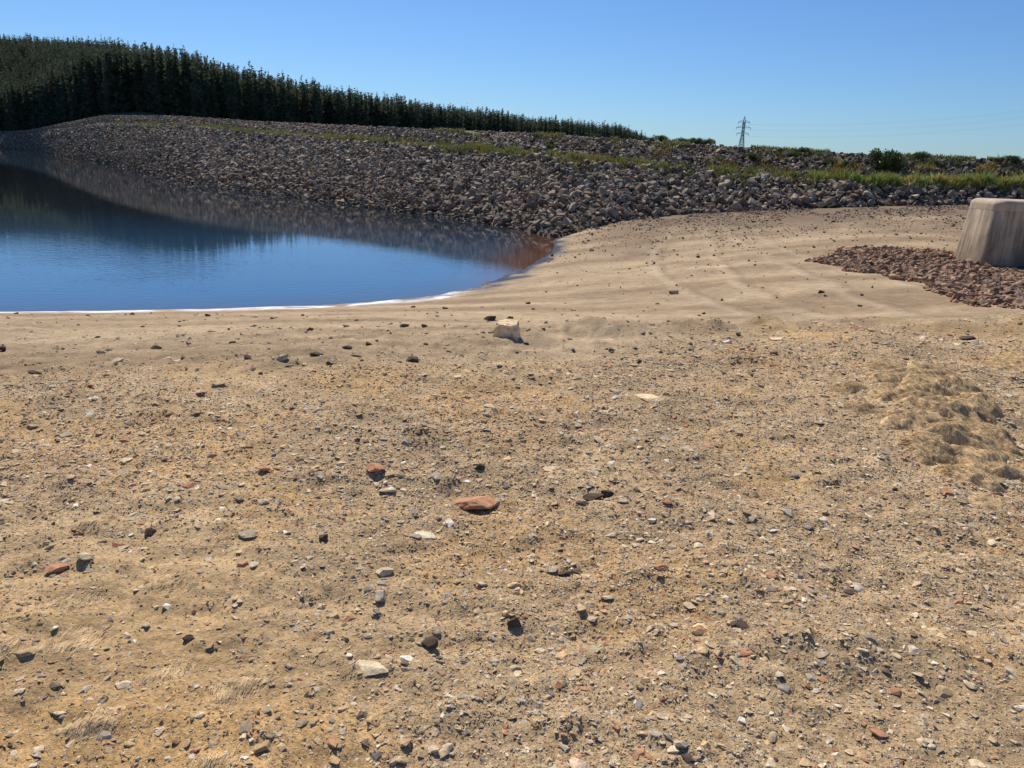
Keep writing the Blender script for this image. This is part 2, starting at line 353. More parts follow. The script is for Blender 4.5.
make_individuals('riprap_rock',pa[0][idx],pa[1][idx],pa[2][idx],vrock,M_rock_o,'angular grey-brown boulder on the dam embankment','rock','riprap boulders on the embankment')
scatter('riprap_rocks',hv,pa[0][rest],pa[1][rest],pa[2][rest],M_rock_a,kind='stuff',label='loose grey-brown riprap covering the embankment',cat='rocks')
scatter('riprap_bank',hv,np.concatenate([pb[0],pc[0]]),np.concatenate([pb[1],pc[1]]),np.concatenate([pb[2],pc[2]]),M_rock_a,kind='stuff',label='loose reddish grey riprap along the water edge',cat='rocks')
n=16000; b=rng.uniform(.03,.9,n); d=rng.exponential(5,n); Yr=toeY(b)-d+.5; k=(Yr>13)&(fbm(b*14,Yr*.15,3,77)>-.2-.02*d)&(rng.random(n)<sstep(.0,.3,b)*.9+.1); b,Yr=b[k],Yr[k]
s=np.clip(np.exp(rng.normal(math.log(.030),.5,len(b))),.015,.18); xx=b*Yr; pos=np.stack([xx,Yr,G(xx,Yr)+s*.2],-1)
scatter('flat_stones',hv,pos,s,RC[rng.integers(0,len(RC),len(b))]*rng.uniform(.4,.9,(len(b),1)),M_rock_a,kind='stuff',label='stray stones strewn at the foot of the embankment',cat='rocks')

# rubble mound
hr_=[hull(rng,rng.integers(9,14),(1,.8,.45)) for _ in range(20)]
n=42000; x=rng.uniform(8,20,n);y=rng.uniform(10,27,n); k=inpoly(x+.6*pn(x,y,3),y+.6*pn(y,x,5),RP); x,y=x[k],y[k]
s=np.clip(np.exp(rng.normal(math.log(.042),.55,len(x))),.018,.16); pos=np.stack([x,y,G(x,y)+s*.25+rng.uniform(0,.03,len(x))],-1)
col=np.array((.31,.185,.115))*rng.uniform(.45,1.3,(len(x),1))+rng.uniform(0,.09,(len(x),1))*np.array([1,.9,.68])
sc=np.where(x/y<.66,s/y,0); o_=np.argsort(-sc); i1,i2=o_[:300],o_[300:]
make_individuals('rubble_rock',pos[i1],s[i1]*.85,col[i1],vrock,M_rock_o,'broken reddish rock in the rubble heap','rock','red rubble heap beside the concrete wall')
scatter('rubble',hr_,pos[i2],s[i2],col[i2],M_rock_a,kind='stuff',label='heap of broken reddish rubble',cat='rubble')

# ---------------------------------------------------------------- pebbles
hp=[hull(rng,rng.integers(8,13),(1,.75,.30)) for _ in range(34)]; hc=[hull(rng,rng.integers(8,11),(1,.8,.5)) for _ in range(16)]
PC=np.array([(.56,.40,.23),(.66,.51,.33),(.43,.325,.21),(.70,.58,.42),(.52,.28,.155),(.19,.145,.10),(.54,.43,.29),(.60,.41,.215),(.67,.51,.32),(.47,.235,.13),(.80,.71,.56),(.48,.405,.31),(.36,.30,.23)])
PW=np.array([.15,.16,.09,.1,.085,.035,.12,.09,.09,.035,.035,.08,.05]);PW/=PW.sum()
def pebbles(dens,y0,y1,s0,sg,smin,smax):
    A=.8*(y1**2-y0**2)+2.4*(y1-y0); n=int(dens*A*2)
    yy=rng.uniform(y0,y1,n*2); xx=rng.uniform(-1,1,n*2)*(.8*y1+1.2); k=np.abs(xx)<.8*yy+1.2; xx,yy=xx[k],yy[k]
    tgt=int(dens*A); xx,yy=xx[:tgt],yy[:tgt]
    g,f,o=gravel_amt(xx,yy); k=rng.random(len(xx))<(g*.95+.05); xx,yy=xx[k],yy[k]
    s=np.clip(np.exp(rng.normal(math.log(s0),sg,len(xx))),smin,smax)
    pos=np.stack([xx,yy,G(xx,yy)+s*.04],-1); col=PC[rng.choice(len(PC),len(xx),p=PW)]*rng.uniform(.75,1.12,(len(xx),1))
    return pos,s,col
A=pebbles(1100,.7,10,.0100,.5,.005,.045); Bp=pebbles(2900,.7,7,.0060,.35,.004,.013); Cp=pebbles(4800,.7,3.6,.0036,.3,.002,.006); D=pebbles(26,5,24,.018,.6,.01,.10)
n=520; yy=rng.uniform(5.2,16,n); xx=rng.uniform(-.75,.35,n)*yy; kk=(xx<3); xx,yy=xx[kk],yy[kk]; ss_=np.clip(np.exp(rng.normal(math.log(.022),.45,len(xx))),.01,.07)
D2=(np.stack([xx,yy,G(xx,yy)+ss_*.2],-1),ss_,np.array((.16,.12,.085))*rng.uniform(.6,1.8,(len(xx),1)))
P=np.concatenate([A[0],D[0],D2[0]]);s=np.concatenate([A[1],D[1],D2[1]]);C=np.concatenate([A[2],D[2],D2[2]])
k=((P[:,1]<15)|(P[:,0]>-2))&(P[:,2]>WL+.12); P,s,C=P[k],s[k],C[k]
dist=np.hypot(P[:,1],EYE); sc=np.where(np.abs(P[:,0])/(P[:,1]+.6)<.68,s/dist,0); o_=np.argsort(-sc); i1,i2=o_[:225],o_[225:]
vs=[rock_cut(I3,rng,13,.38,.72,(1,.75,.34)) for _ in range(14)]
make_individuals('stone',P[i1],s[i1]*.8,C[i1],vs,M_peb_o,'small angular stone lying on gravelly soil','stone','loose stones on the reservoir floor',.15)
scatter('gravel',hp,P[i2],s[i2],C[i2],M_peb_a,.18,kind='stuff',label='scattered mixed gravel',cat='gravel')
scatter('fine_gravel',hc,np.concatenate([Bp[0],Cp[0]]),np.concatenate([Bp[1],Cp[1]]),np.concatenate([Bp[2],Cp[2]]),M_peb_a,.3,kind='stuff',label='fine mixed gravel and grit',cat='gravel')

# prominent stones: x, y, half width, kind, relative height
COLS={'T':((.84,.62,.38),'tan'),'D':((.10,.072,.052),'dark'),'R':((.50,.25,.14),'reddish brown'),'G':((.52,.42,.28),'grey'),'P':((.74,.58,.38),'pale cream')}
HERO=[(-.06,7.1,.135,'T',.85,'blocky tan rock resting on the gravel edge'),(-.42,12.34,.11,'D',.5,0),(-.15,3.26,.12,'R',.34,'reddish brown rough flat rock on gravelly soil'),(-.68,3.48,.07,'R',.3,0),
(-.36,2.9,.062,'P',.2,'pale flat stone slab lying on gravelly soil'),(-.42,2.0,.062,'P',.16,'large flat pale grey slab flush with sandy soil'),(.04,2.28,.028,'D',.8,0),(-.25,2.14,.033,'D',.5,0),(.24,2.64,.036,'D',.4,0),(.63,2.65,.037,'R',.4,0),
(.43,3.31,.06,'D',.35,'dark crumbled clod on gravelly soil'),(.50,3.36,.04,'D',.5,0),(.36,3.24,.035,'D',.4,0),(.23,1.68,.039,'P',.3,0),(.95,4.81,.11,'T',.12,0),(1.01,8.5,.11,'D',.25,0),(1.36,8.9,.11,'D',.25,0),(2.65,7.34,.09,'T',.35,0),(4.87,7.8,.13,'D',.2,0),
(-4.63,6.45,.045,'D',.7,0),(-3.54,5.22,.055,'D',.4,0),(-1.82,5.62,.058,'G',.5,0),(-1.63,5.88,.055,'D',.45,0),(-3.43,6.84,.07,'D',.4,0),(-2.12,5.69,.045,'D',.6,0),(-2.84,7.24,.04,'D',.8,0),(-.83,5.92,.075,'D',.3,0),(-1.31,6.52,.036,'D',.6,0),
(-1.04,2.09,.023,'D',.6,0),(-.59,3.32,.045,'P',.3,0),(-1.67,2.42,.05,'R',.35,0),(-1.58,2.69,.036,'R',.4,0),(-1.6,2.48,.036,'G',.4,0),(.72,2.31,.03,'T',.4,0),(.85,2.29,.042,'D',.3,0),(1.39,2.61,.036,'D',.25,0),(-.15,3.61,.03,'D',.6,0),(-.77,2.76,.026,'D',.6,0),
(-1.08,2.78,.045,'G',.35,0),(-1.16,1.88,.025,'P',.3,0),(-.18,1.68,.018,'P',.5,0),(1.79,2.54,.025,'R',.5,0),(.52,1.71,.022,'G',.6,0),(-1.51,2.79,.03,'D',.5,0),(.13,2.18,.022,'P',.3,0),(-2.01,4.81,.045,'G',.3,0),(-.08,12.88,.08,'D',.4,0),(.21,3.69,.048,'P',.2,0),(.77,3.23,.027,'R',.3,0),(-1.23,3.43,.036,'R',.4,0),(-.09,2.51,.025,'G',.4,0),(-.59,2.15,.02,'P',.4,0),
(-.36,8.3,.05,'D',.5,0),(-.30,7.0,.03,'D',.5,0),(-.55,7.1,.035,'D',.5,0),(.12,6.9,.03,'D',.5,0),
(-2.6,9.2,.05,'D',.6,0),(-3.6,9.9,.05,'D',.5,0),(-4.9,8.4,.05,'D',.5,0),(-1.2,9.6,.05,'D',.5,0),(-1.5,15.5,.07,'D',.5,0),(-2.3,16.4,.06,'D',.5,0),(-5.6,13.2,.06,'D',.6,0),(-7.3,13.8,.07,'D',.5,0),(.3,17,.07,'D',.5,0),(1.2,15,.06,'G',.5,0)]
hm=[]
for i in range(10):
    v=rock_cut(I4,rng,16,.40,.72,(1,.85,1),.02); me=mesh_np('stone',v[0]/np.abs(v[0]).max(0),v[1]); me.materials.append(M_peb_o); hm.append(me)
# blocky hero rock: sphere cut by six tilted near-axial planes plus a few corners
Vb=I4[0].copy()
for nrm,d in (((1,.1,.08),.58),((-1,.15,.1),.6),((.1,1,.12),.55),((-.12,-1,.1),.55),((.05,-.12,1),.50),((0,0,-1),.5),((.7,-.5,.5),.72),((-.6,-.6,.6),.74),((-.6,.5,.6),.72)):
    nn_=np.array(nrm)/np.linalg.norm(nrm); s_=Vb@nn_; Vb=Vb-np.maximum(s_-d,0)[:,None]*nn_
Vb=Vb*(1+(fbm(Vb[:,0]*4+3,Vb[:,1]*4+Vb[:,2]*3,4,3)*.05)[:,None]); boxm=mesh_np('stone',Vb/np.abs(Vb).max(0),I4[1]); boxm.materials.append(M_peb_o)
for i,(x,y,r,c,hr,lab) in enumerate(HERO):
    o=bpy.data.objects.new('stone',boxm if i==0 else hm[i%10]); COL.objects.link(o); cc,nm=COLS[c]
    o.location=(x,y,float(G(x,y))+r*hr*(.65 if i==0 else .4)); o.scale=(r,r*rng.uniform(.65,.9),r*hr); o.rotation_euler=(rng.normal(0,.05),rng.normal(0,.05),-.3 if i==0 else rng.choice([0,3.14])+rng.normal(0,.3)); o.color=(*[q*rng.uniform(.95,1.05) for q in cc],1)
    o['label']=lab or (nm+' angular stone half sunk in sandy gravel'); o['category']='stone'; o['group']='loose stones on the reservoir floor'

# ---------------------------------------------------------------- matted dry growth (each clump follows the ground under it)
m,nt,p=newmat('dry_matted_fibre'); t=attr(nt,'tint').outputs['Color']; pos=N(nt,'ShaderNodeNewGeometry').outputs['Position']; n1=noise(nt,pos,9,5,.7)
mp=N(nt,'ShaderNodeMapping'); mp.inputs['Rotation'].default_value=(0,0,.45); mp.inputs['Scale'].default_value=(60,9,30); nt.links.new(pos,mp.inputs[0]); n2=noise(nt,mp.outputs[0],1,4,.7)
c=mix(nt,1,t,gray(nt,mapr(nt,n1.outputs[0],.3,.7,.62,1.3)),'MULTIPLY'); c=mix(nt,1,c,gray(nt,mapr(nt,n2.outputs[0],.3,.7,.55,1.35)),'MULTIPLY')
nt.links.new(c,p.inputs['Base Color']); p.inputs['Roughness'].default_value=.95; p.inputs['Specular IOR Level'].default_value=.1
nt.links.new(bump(nt,n2.outputs[0],.9,.014,bump(nt,n1.outputs[0],.6,.03)),p.inputs['Normal']); M_mat=m
def clump(x0,y0,rx,ry,hh,rot,seed,big):
    n=64 if big else 36; u=np.linspace(-1.3,1.3,n); X,Y=np.meshgrid(u,u); z0=float(G(x0,y0)); cr_,sr_=math.cos(rot),math.sin(rot)
    def xy(x,y): return x*rx*cr_-y*ry*sr_, x*rx*sr_+y*ry*cr_
    def h(x,y):
        r=np.hypot(x,y)*(1+.45*pn(x*1.4,y*1.4,seed)); wx,wy=xy(x,y)
        s=hh*(np.clip(1.0-r*r,0,1)**.8*.85+.28*fbm(x*2.2,y*1.6,3,seed+2)*np.clip(1.15-r,0,1))-.010-.05*np.clip(r-.95,0,1)
        return G(x0+wx,y0+wy)-z0+s
    wx,wy=xy(X,Y); V=[np.stack([wx,wy,h(X,Y)],-1).reshape(-1,3)]; F4=gridF(n,n); F=[np.concatenate([F4[:,[0,1,2]],F4[:,[0,2,3]]])]; T=[np.tile(np.array((.60,.42,.225)),(n*n,1))]
    m=1200 if big else 160; a=rng.uniform(0,6.28,m); r=np.sqrt(rng.random(m))*.92; x=r*np.cos(a);y=r*np.sin(a)
    dirn=pn(x*1.0,y*1.0,seed+9)*1.0-1.7+rng.normal(0,.25,m); l=rng.uniform(.015,.045,m)*(1 if big else .6); w=rng.uniform(.0006,.0015,m)
    wx0,wy0=xy(x,y); lift=rng.random(m)*.003+.0008
    pts=[]
    ci,si=cr_/rx,sr_/rx; cj,sj=cr_/ry,sr_/ry
    for q in (0,.33,.66,1):
        px=wx0+np.cos(dirn+q*.3)*l*q; py=wy0+np.sin(dirn+q*.3)*l*q; lx=px*ci+py*si; ly=-px*sj+py*cj
        pz=h(lx,ly)+.0012+lift*math.sin(q*2.6)
        sx_=-np.sin(dirn)*w*(1-q*.7); sy=np.cos(dirn)*w*(1-q*.7)
        pts+= [np.stack([px+sx_,py+sy,pz],-1),np.stack([px-sx_,py-sy,pz],-1)]
    VV=np.stack(pts,1); base=np.arange(m)[:,None,None]*8+n*n
    FF=np.array([(0,1,3),(0,3,2),(2,3,5),(2,5,4),(4,5,7),(4,7,6)])[None]+base
    tc=L(np.tile(np.array((.74,.55,.31)),(m,1)),np.array((.46,.31,.16)),rng.random(m))
    V.append(VV.reshape(-1,3));F.append(FF.reshape(-1,3));T.append(np.repeat(tc,8,0))
    me=mesh_np('dry_moss_clump',np.concatenate(V),np.concatenate(F),np.concatenate(T),True); me.materials.append(M_mat); return me,z0
CL=[(2.50,3.75,.12,.17,.055),(2.73,3.9,.13,.2,.08),(2.48,4.12,.13,.17,.05),(2.77,4.25,.14,.21,.09),(3.01,4.35,.12,.2,.075),(2.6,4.52,.15,.17,.06),(2.9,4.7,.15,.21,.09),(3.16,4.8,.13,.2,.08),(2.74,5.02,.15,.17,.06),(3.04,5.15,.15,.21,.08),(3.3,5.3,.13,.2,.07),(2.9,5.5,.15,.17,.05),(3.2,5.65,.15,.2,.065),(3.45,5.85,.15,.2,.055),(3.1,6.0,.15,.17,.04),(2.4,4.8,.12,.12,.03),(2.5,5.3,.12,.12,.03),(4.3,6.1,.16,.22,.06),(4.5,6.4,.18,.22,.06),
(-.80,1.88,.10,.07,.014),(-1.40,2.05,.12,.09,.016),(-1.5,2.25,.11,.08,.014),(-1.15,1.7,.10,.07,.014),(-.60,1.50,.08,.06,.013),(-1.75,2.85,.13,.09,.014),(2.4,3.4,.09,.1,.02),(-1.6,1.95,.10,.07,.016),(-1.25,2.4,.1,.07,.013),(-.75,1.6,.08,.06,.012),(-1.05,1.95,.09,.06,.013)]
for i,(x,y,rx,ry,h) in enumerate(CL):
    me,z0=clump(x,y,rx*1.15,ry*1.15,h*1.25,.35+rng.normal(0,.25),100+i*7,rx>.115 and x>0)
    o=add('dry_moss_clump',me,None,'matted orange-brown dried moss clump on bare soil','dried moss',group='matted dry growth clumps'); o.location=(x,y,z0)

# ---------------------------------------------------------------- pine forest
def foliage_mat(name,c1,c2,tr=.3):
    m,nt,p=newmat(name); pos=N(nt,'ShaderNodeNewGeometry').outputs['Position']; n=noise(nt,pos,.5,3)
    t=attr(nt,'tint').outputs['Color']; c=mix(nt,mapr(nt,n.outputs[0],.35,.65,0,1),c1,c2); c=mix(nt,1,c,t,'MULTIPLY')
    nt.links.new(c,p.inputs['Base Color']); p.inputs['Roughness'].default_value=.8; p.inputs['Specular IOR Level'].default_value=.2
    tl=N(nt,'ShaderNodeBsdfTranslucent'); nt.links.new(c,tl.inputs[0]); ms=N(nt,'ShaderNodeMixShader'); ms.inputs[0].default_value=tr
    nt.links.new(p.outputs[0],ms.inputs[1]); nt.links.new(tl.outputs[0],ms.inputs[2]); out=[q for q in nt.nodes if q.type=='OUTPUT_MATERIAL'][0]; nt.links.new(ms.outputs[0],out.inputs[0]); return m
M_pine=foliage_mat('pine_foliage',(.115,.145,.095),(.165,.19,.125),.45)
def pine(r,h=15,lo=False):
    V=[];F=[];T=[]
    def tri(a,b,c,t):
        i=len(V); V.extend([a,b,c]); F.append((i,i+1,i+2)); T.extend([t]*3)
    seg=4; rad=.13
    for i in range(seg):
        a0=i/seg*6.283;a1=(i+1)/seg*6.283
        tri((rad*math.cos(a0),rad*math.sin(a0),-1.5),(rad*math.cos(a1),rad*math.sin(a1),-1.5),(0,0,h*.97),(.9,.7,.55))
    z=h*r.uniform(.03,.08) if not lo else h*.45; lean=r.normal(0,.15,2)
    while z<h*.985:
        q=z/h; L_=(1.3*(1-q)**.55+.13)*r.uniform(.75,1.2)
        nb=r.integers(5,8) if not lo else 5; a0=r.uniform(0,6.28)
        for j in range(nb):
            if r.random()<.08: continue
            a=a0+j*6.283/nb+r.normal(0,.3); l=L_*r.uniform(.5,1.3); up=r.uniform(0,.7)*l
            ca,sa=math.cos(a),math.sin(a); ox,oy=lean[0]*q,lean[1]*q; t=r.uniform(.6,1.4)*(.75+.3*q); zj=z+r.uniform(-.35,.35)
            for k in range(2):
                f0=.1+.42*k; w=l*(.36-.08*k); zz=zj+up*f0; da=r.normal(0,.3)
                tip=(ox+math.cos(a+da)*l*(f0+.5),oy+math.sin(a+da)*l*(f0+.5),zz+up*.4+r.uniform(-.2,.25)); p0=(ox+ca*l*f0,oy+sa*l*f0,zz)
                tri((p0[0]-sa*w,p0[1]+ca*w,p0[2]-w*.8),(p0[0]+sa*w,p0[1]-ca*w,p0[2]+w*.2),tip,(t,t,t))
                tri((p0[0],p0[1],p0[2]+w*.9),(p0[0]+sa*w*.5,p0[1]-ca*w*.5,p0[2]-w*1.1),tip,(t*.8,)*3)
        z+=h*r.uniform(.026,.04)*(1.5 if lo else 1)
    return np.array(V),np.array(F),np.array(T)
pines=[pine(rng,15) for _ in range(8)]; lop=[pine(rng,15,True) for _ in range(8)]
d0=table([(-1,270),(-.66,256),(-.6,225),(-.543,195),(-.414,190),(-.28,220),(-.156,250),(0,290),(.1,330),(.17,370),(.2,390)],.02)
ntr=42000; b=rng.uniform(-.85,.183,ntr); Yt=d0(b)+5*fbm(b*40,b*0,2,97)+rng.uniform(0,1,ntr)**1.3*np.where(b<-.5,110,50)
pts=[]; cell={}
for bi,yi in zip(b,Yt):
    xx=bi*yi; key=(int(xx//1.4),int(yi//2.2))
    if key in cell: continue
    cell[key]=1; pts.append((xx,yi))
pts=np.array(pts); bq=pts[:,0]/pts[:,1]; zt=Ez(bq,pts[:,1])
ht=(rng.normal(1.0,.05,len(pts))+.08*fbm(pts[:,0]*.08,pts[:,1]*.08,3,90)).clip(.72,1.25)*(1-.30*sstep(.12,.183,bq))
dd=pts[:,1]-d0(bq)+np.where(np.abs(bq+.24)<.43,0,1000); order=np.argsort(dd); ind=order[:300]; rest=order[300:]
pm=[]
for (Vv,Ff,Tt) in pines:
    me=mesh_np('pine_tree',Vv,Ff,Tt); me.materials.append(M_pine); pm.append(me)
for i in ind:
    o=bpy.data.objects.new('pine_tree',pm[rng.integers(0,8)]); COL.objects.link(o); o.location=(pts[i,0],pts[i,1],zt[i]); w=rng.uniform(.85,1.4)
    o.scale=(w,w,ht[i]); o.rotation_euler=(0,0,rng.uniform(0,6.28)); o['label']='tall dark green pine at the edge of the plantation'; o['category']='tree'; o['group']='pine plantation trees'
VV=[];FF=[];TT_=[];off=0
for i in rest:
    src=pines if dd[i]%1000<8 else lop
    Vv,Ff,Tt=src[rng.integers(0,8)]; a=rng.uniform(0,6.28); c_,s_=math.cos(a),math.sin(a); w=rng.uniform(.85,1.4)
    Q=np.stack([(Vv[:,0]*c_-Vv[:,1]*s_)*w+pts[i,0],(Vv[:,0]*s_+Vv[:,1]*c_)*w+pts[i,1],Vv[:,2]*ht[i]+zt[i]],-1)
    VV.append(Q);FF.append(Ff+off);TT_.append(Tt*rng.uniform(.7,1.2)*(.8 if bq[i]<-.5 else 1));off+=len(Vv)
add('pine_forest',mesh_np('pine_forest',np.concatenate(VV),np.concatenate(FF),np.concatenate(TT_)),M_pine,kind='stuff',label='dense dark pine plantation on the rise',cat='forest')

# ---------------------------------------------------------------- grass and bushes
M_grass=foliage_mat('grass_blades',(.17,.21,.055),(.29,.29,.10),.3)
def blades(name,px,py,pz,h,w,tint,label):
    n=len(px); a=rng.uniform(0,6.28,n); l=rng.normal(0,.35,(n,2))*h[:,None]
    ca,sa=np.cos(a)*w,np.sin(a)*w
    b0=np.stack([px-ca,py-sa,pz],-1);b1=np.stack([px+ca,py+sa,pz],-1);m0=np.stack([px-ca*.7+l[:,0]*.4,py-sa*.7+l[:,1]*.4,pz+h*.6],-1);m1=np.stack([px+ca*.7+l[:,0]*.4,py+sa*.7+l[:,1]*.4,pz+h*.6],-1);t=np.stack([px+l[:,0],py+l[:,1],pz+h],-1)
    V=np.stack([b0,b1,m0,m1,t],1).reshape(-1,3); i=np.arange(n)[:,None,None]*5
    F=(np.array([(0,1,3),(0,3,2),(2,3,4)])[None]+i).reshape(-1,3)
    add(name,mesh_np(name,V,F,np.repeat(tint,5,0)),M_grass,kind='stuff',label=label,cat='grass')
n=260000; b=rng.uniform(-.52,1.0,n); t=np.where(rng.random(n)<.6,bT(b)+.01+rng.normal(0,.075,n),rng.uniform(.3,.97,n)); g=bench_green(b,t); k=(rng.random(n)<g*1.1)&(t<.98)&(t>.1); b,t=b[k],t[k]
Yr=toeY(b)+t*(crY(b)-toeY(b)); onb=np.exp(-((t-bT(b))/.12)**2); h=rng.uniform(.15,.6,len(b))*np.where(b>.38,1.2,.9)*np.clip(1+1.0*fbm(b*50,t*10,3,93),.25,2)*(.55+.45*onb)
tint=np.array((1,1,1))*rng.uniform(.6,1.3,(len(b),1))*np.where(b>.38,1.5,.95)[:,None]
tint=L(tint,tint*np.array((.85,.68,.75)),1-onb); tint=L(tint,tint*np.array((1.2,.95,.9)),sstep(0,.5,fbm(b*40,t*6,2,95)))
blades('bench_grass',b*Yr,Yr,Ez(b,Yr)-.02,h,rng.uniform(.02,.06,len(b)),tint,'rough yellow-green grass growing along the embankment bench')
n=14000; b=rng.uniform(-.15,1.0,n); k=fbm(b*18,b*0,3,71)>-.05; b=b[k]; Yr=crY(b)+rng.normal(-.3,.5,len(b))
blades('crest_grass',b*Yr,Yr,Ez(b,Yr)-.02,rng.uniform(.1,.3,len(b)),rng.uniform(.02,.05,len(b)),np.ones((len(b),3))*rng.uniform(.5,1.1,(len(b),1)),'short dry green grass along the crest')
M_bush=foliage_mat('bush_foliage',(.055,.08,.027),(.10,.13,.045),.3)
def bush_mesh(r,n=3200,stems=5):
    V=[];F=[];T=[]
    cl=[(r.normal(0,.5),r.normal(0,.5),r.uniform(.15,1.0),r.uniform(.28,.5)) for _ in range(20)]
    for j in range(n):
        c=cl[r.integers(0,20)]; d=r.normal(size=3);d/=np.linalg.norm(d); q=np.array(c[:3])+d*c[3]*r.uniform(.4,1.05); q[2]=max(q[2],.02)
        u=r.normal(size=3);u/=np.linalg.norm(u);v=np.cross(u,r.normal(size=3));v/=np.linalg.norm(v); s=r.uniform(.04,.09); t=r.uniform(.5,1.5)*(.6+.5*q[2])
        i=len(V);V.extend([q-u*s,q+v*s*.6,q+u*s,q-v*s*.6]);F.extend([(i,i+1,i+2),(i,i+2,i+3)]);T.extend([(t,t,t)]*4)
    for j in range(stems):
        e=np.array(cl[j][:3]); i=len(V); w=.04; V.extend([np.array((-w,0,-.2)),np.array((w,0,-.2)),np.array((0,w,-.2)),e]); F.extend([(i,i+1,i+3),(i+1,i+2,i+3),(i+2,i,i+3)]);T.extend([(1.2,.8,.6)]*4)
    return mesh_np('bush',np.array(V),np.array(F),np.array(T))
bm_=[bush_mesh(rng) for _ in range(4)]
for me in bm_: me.materials.append(M_bush)
def bush(b,Yr,s,sz,lab):
    o=add('bush',bm_[rng.integers(0,4)],None,lab,'bush'); o.location=(b*Yr,Yr,float(Ez(b,Yr))-.1); o.scale=(s,s,sz); o.rotation_euler=(0,0,rng.uniform(0,6))
bush(.468,float(crY(.47))-2.4,1.05,1.15,'dense dark green bush on the embankment crest')
for b,dY,s in ((.515,-.2,.4),(.522,14,.8),(.562,13,1.0),(.575,14,.8),(.40,-2,.45),(.36,-.5,.4),(.535,-1.2,.4),(.225,1,.5),(.205,1.5,.6),(.18,1,.5),(.165,.5,.4),(.24,1,.45),(.61,-.3,.4),(.63,-.2,.5),(.09,.5,.4),(.02,-1,.4),(.30,-2.5,.45),(-.1,-5,.5),(-.16,-7,.5),(-.04,-5,.5)):
    bush(b,float(crY(b))+dY,s,s*rng.uniform(.7,1.1),'small low green bush on the embankment')
for i in range(40):
    b=rng.uniform(-.1,.64); t=rng.uniform(float(bT(b))-.03,.9); s=rng.uniform(.22,.48); bush(b,float(toeY(b)+t*(crY(b)-toeY(b))),s,s*.7,'small low green bush on the embankment')

# ---------------------------------------------------------------- concrete wall
m,nt,p=newmat('stained_concrete'); pos=N(nt,'ShaderNodeNewGeometry').outputs['Position']
mp=N(nt,'ShaderNodeMapping'); mp.inputs['Scale'].default_value=(3.2,3.2,.16); nt.links.new(pos,mp.inputs[0])
n1=noise(nt,mp.outputs[0],1.5,6,.7); n2=noise(nt,pos,2.2,6,.75); n3=noise(nt,pos,40,3)
sx=N(nt,'ShaderNodeSeparateXYZ'); nt.links.new(pos,sx.inputs[0])
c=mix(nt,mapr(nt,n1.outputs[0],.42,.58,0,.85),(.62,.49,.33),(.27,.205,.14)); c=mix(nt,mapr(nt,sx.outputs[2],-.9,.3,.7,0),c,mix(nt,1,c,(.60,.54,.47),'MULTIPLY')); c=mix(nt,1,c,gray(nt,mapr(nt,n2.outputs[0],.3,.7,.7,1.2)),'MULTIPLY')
nt.links.new(c,p.inputs['Base Color']); p.inputs['Roughness'].default_value=.9; nt.links.new(bump(nt,n3.outputs[0],.4,.01,bump(nt,n2.outputs[0],.3,.03)),p.inputs['Normal']); M_con=m
m,nt,p=newmat('concrete_coping'); pos=N(nt,'ShaderNodeNewGeometry').outputs['Position']; n2=noise(nt,pos,2.5,6,.7)
mp=N(nt,'ShaderNodeMapping'); mp.inputs['Scale'].default_value=(3.2,3.2,.16); nt.links.new(pos,mp.inputs[0]); n1=noise(nt,mp.outputs[0],1.5,6,.7)
c=mix(nt,mapr(nt,n2.outputs[0],.3,.7,0,1),(.64,.51,.345),(.47,.37,.25)); c=mix(nt,mapr(nt,n1.outputs[0],.45,.62,0,.35),c,(.27,.205,.14))
nt.links.new(c,p.inputs['Base Color']); p.inputs['Roughness'].default_value=.9; M_cop=m
def wall_ring(off,z,nseg=8,x0=14.05,y0=22.5,Lw=14,th=1.5,yaw=.02,cr=.25):
    P=[]; r=th/2+off; c_=cr
    for (cx,cy,a0) in ((-off+c_,r-c_,math.pi/2),(-off+c_,-r+c_,math.pi)):
        for i in range(nseg+1):
            a=a0+math.pi/2*i/nseg; P.append((cx+c_*math.cos(a),cy+c_*math.sin(a)))
    P.append((Lw,-r)); P.append((Lw,r))
    return [(x0+x*math.cos(yaw)-y*math.sin(yaw),y0+th/2+x*math.sin(yaw)+y*math.cos(yaw),z) for x,y in P]
def loft(name,rings,cap=True):
    V=[v for r in rings for v in r]; n=len(rings[0]); F=[]
    for k in range(len(rings)-1):
        for i in range(n):
            j=(i+1)%n; F.append((k*n+i,k*n+j,(k+1)*n+j,(k+1)*n+i))
    F.append(tuple((len(rings)-1)*n+i for i in range(n)))
    me=bpy.data.meshes.new(name); me.from_pydata(V,[],F); me.update()
    for pl in me.polygons:
        pl.use_smooth = abs(pl.center.x-14.1)<.6 and len(pl.vertices)==4
    return me
zt_=.55
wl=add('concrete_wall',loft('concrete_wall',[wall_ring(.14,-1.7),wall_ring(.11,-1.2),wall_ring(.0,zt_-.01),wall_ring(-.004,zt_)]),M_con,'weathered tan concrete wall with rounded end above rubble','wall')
rr=[wall_ring(.0,zt_+.003),wall_ring(.0,zt_+.16)]+[wall_ring(-.16*(1-math.cos(a)),zt_+.16+.16*math.sin(a)) for a in np.linspace(.2,1.5,8)]
add('coping',loft('coping',rr),M_cop,parent=wl)

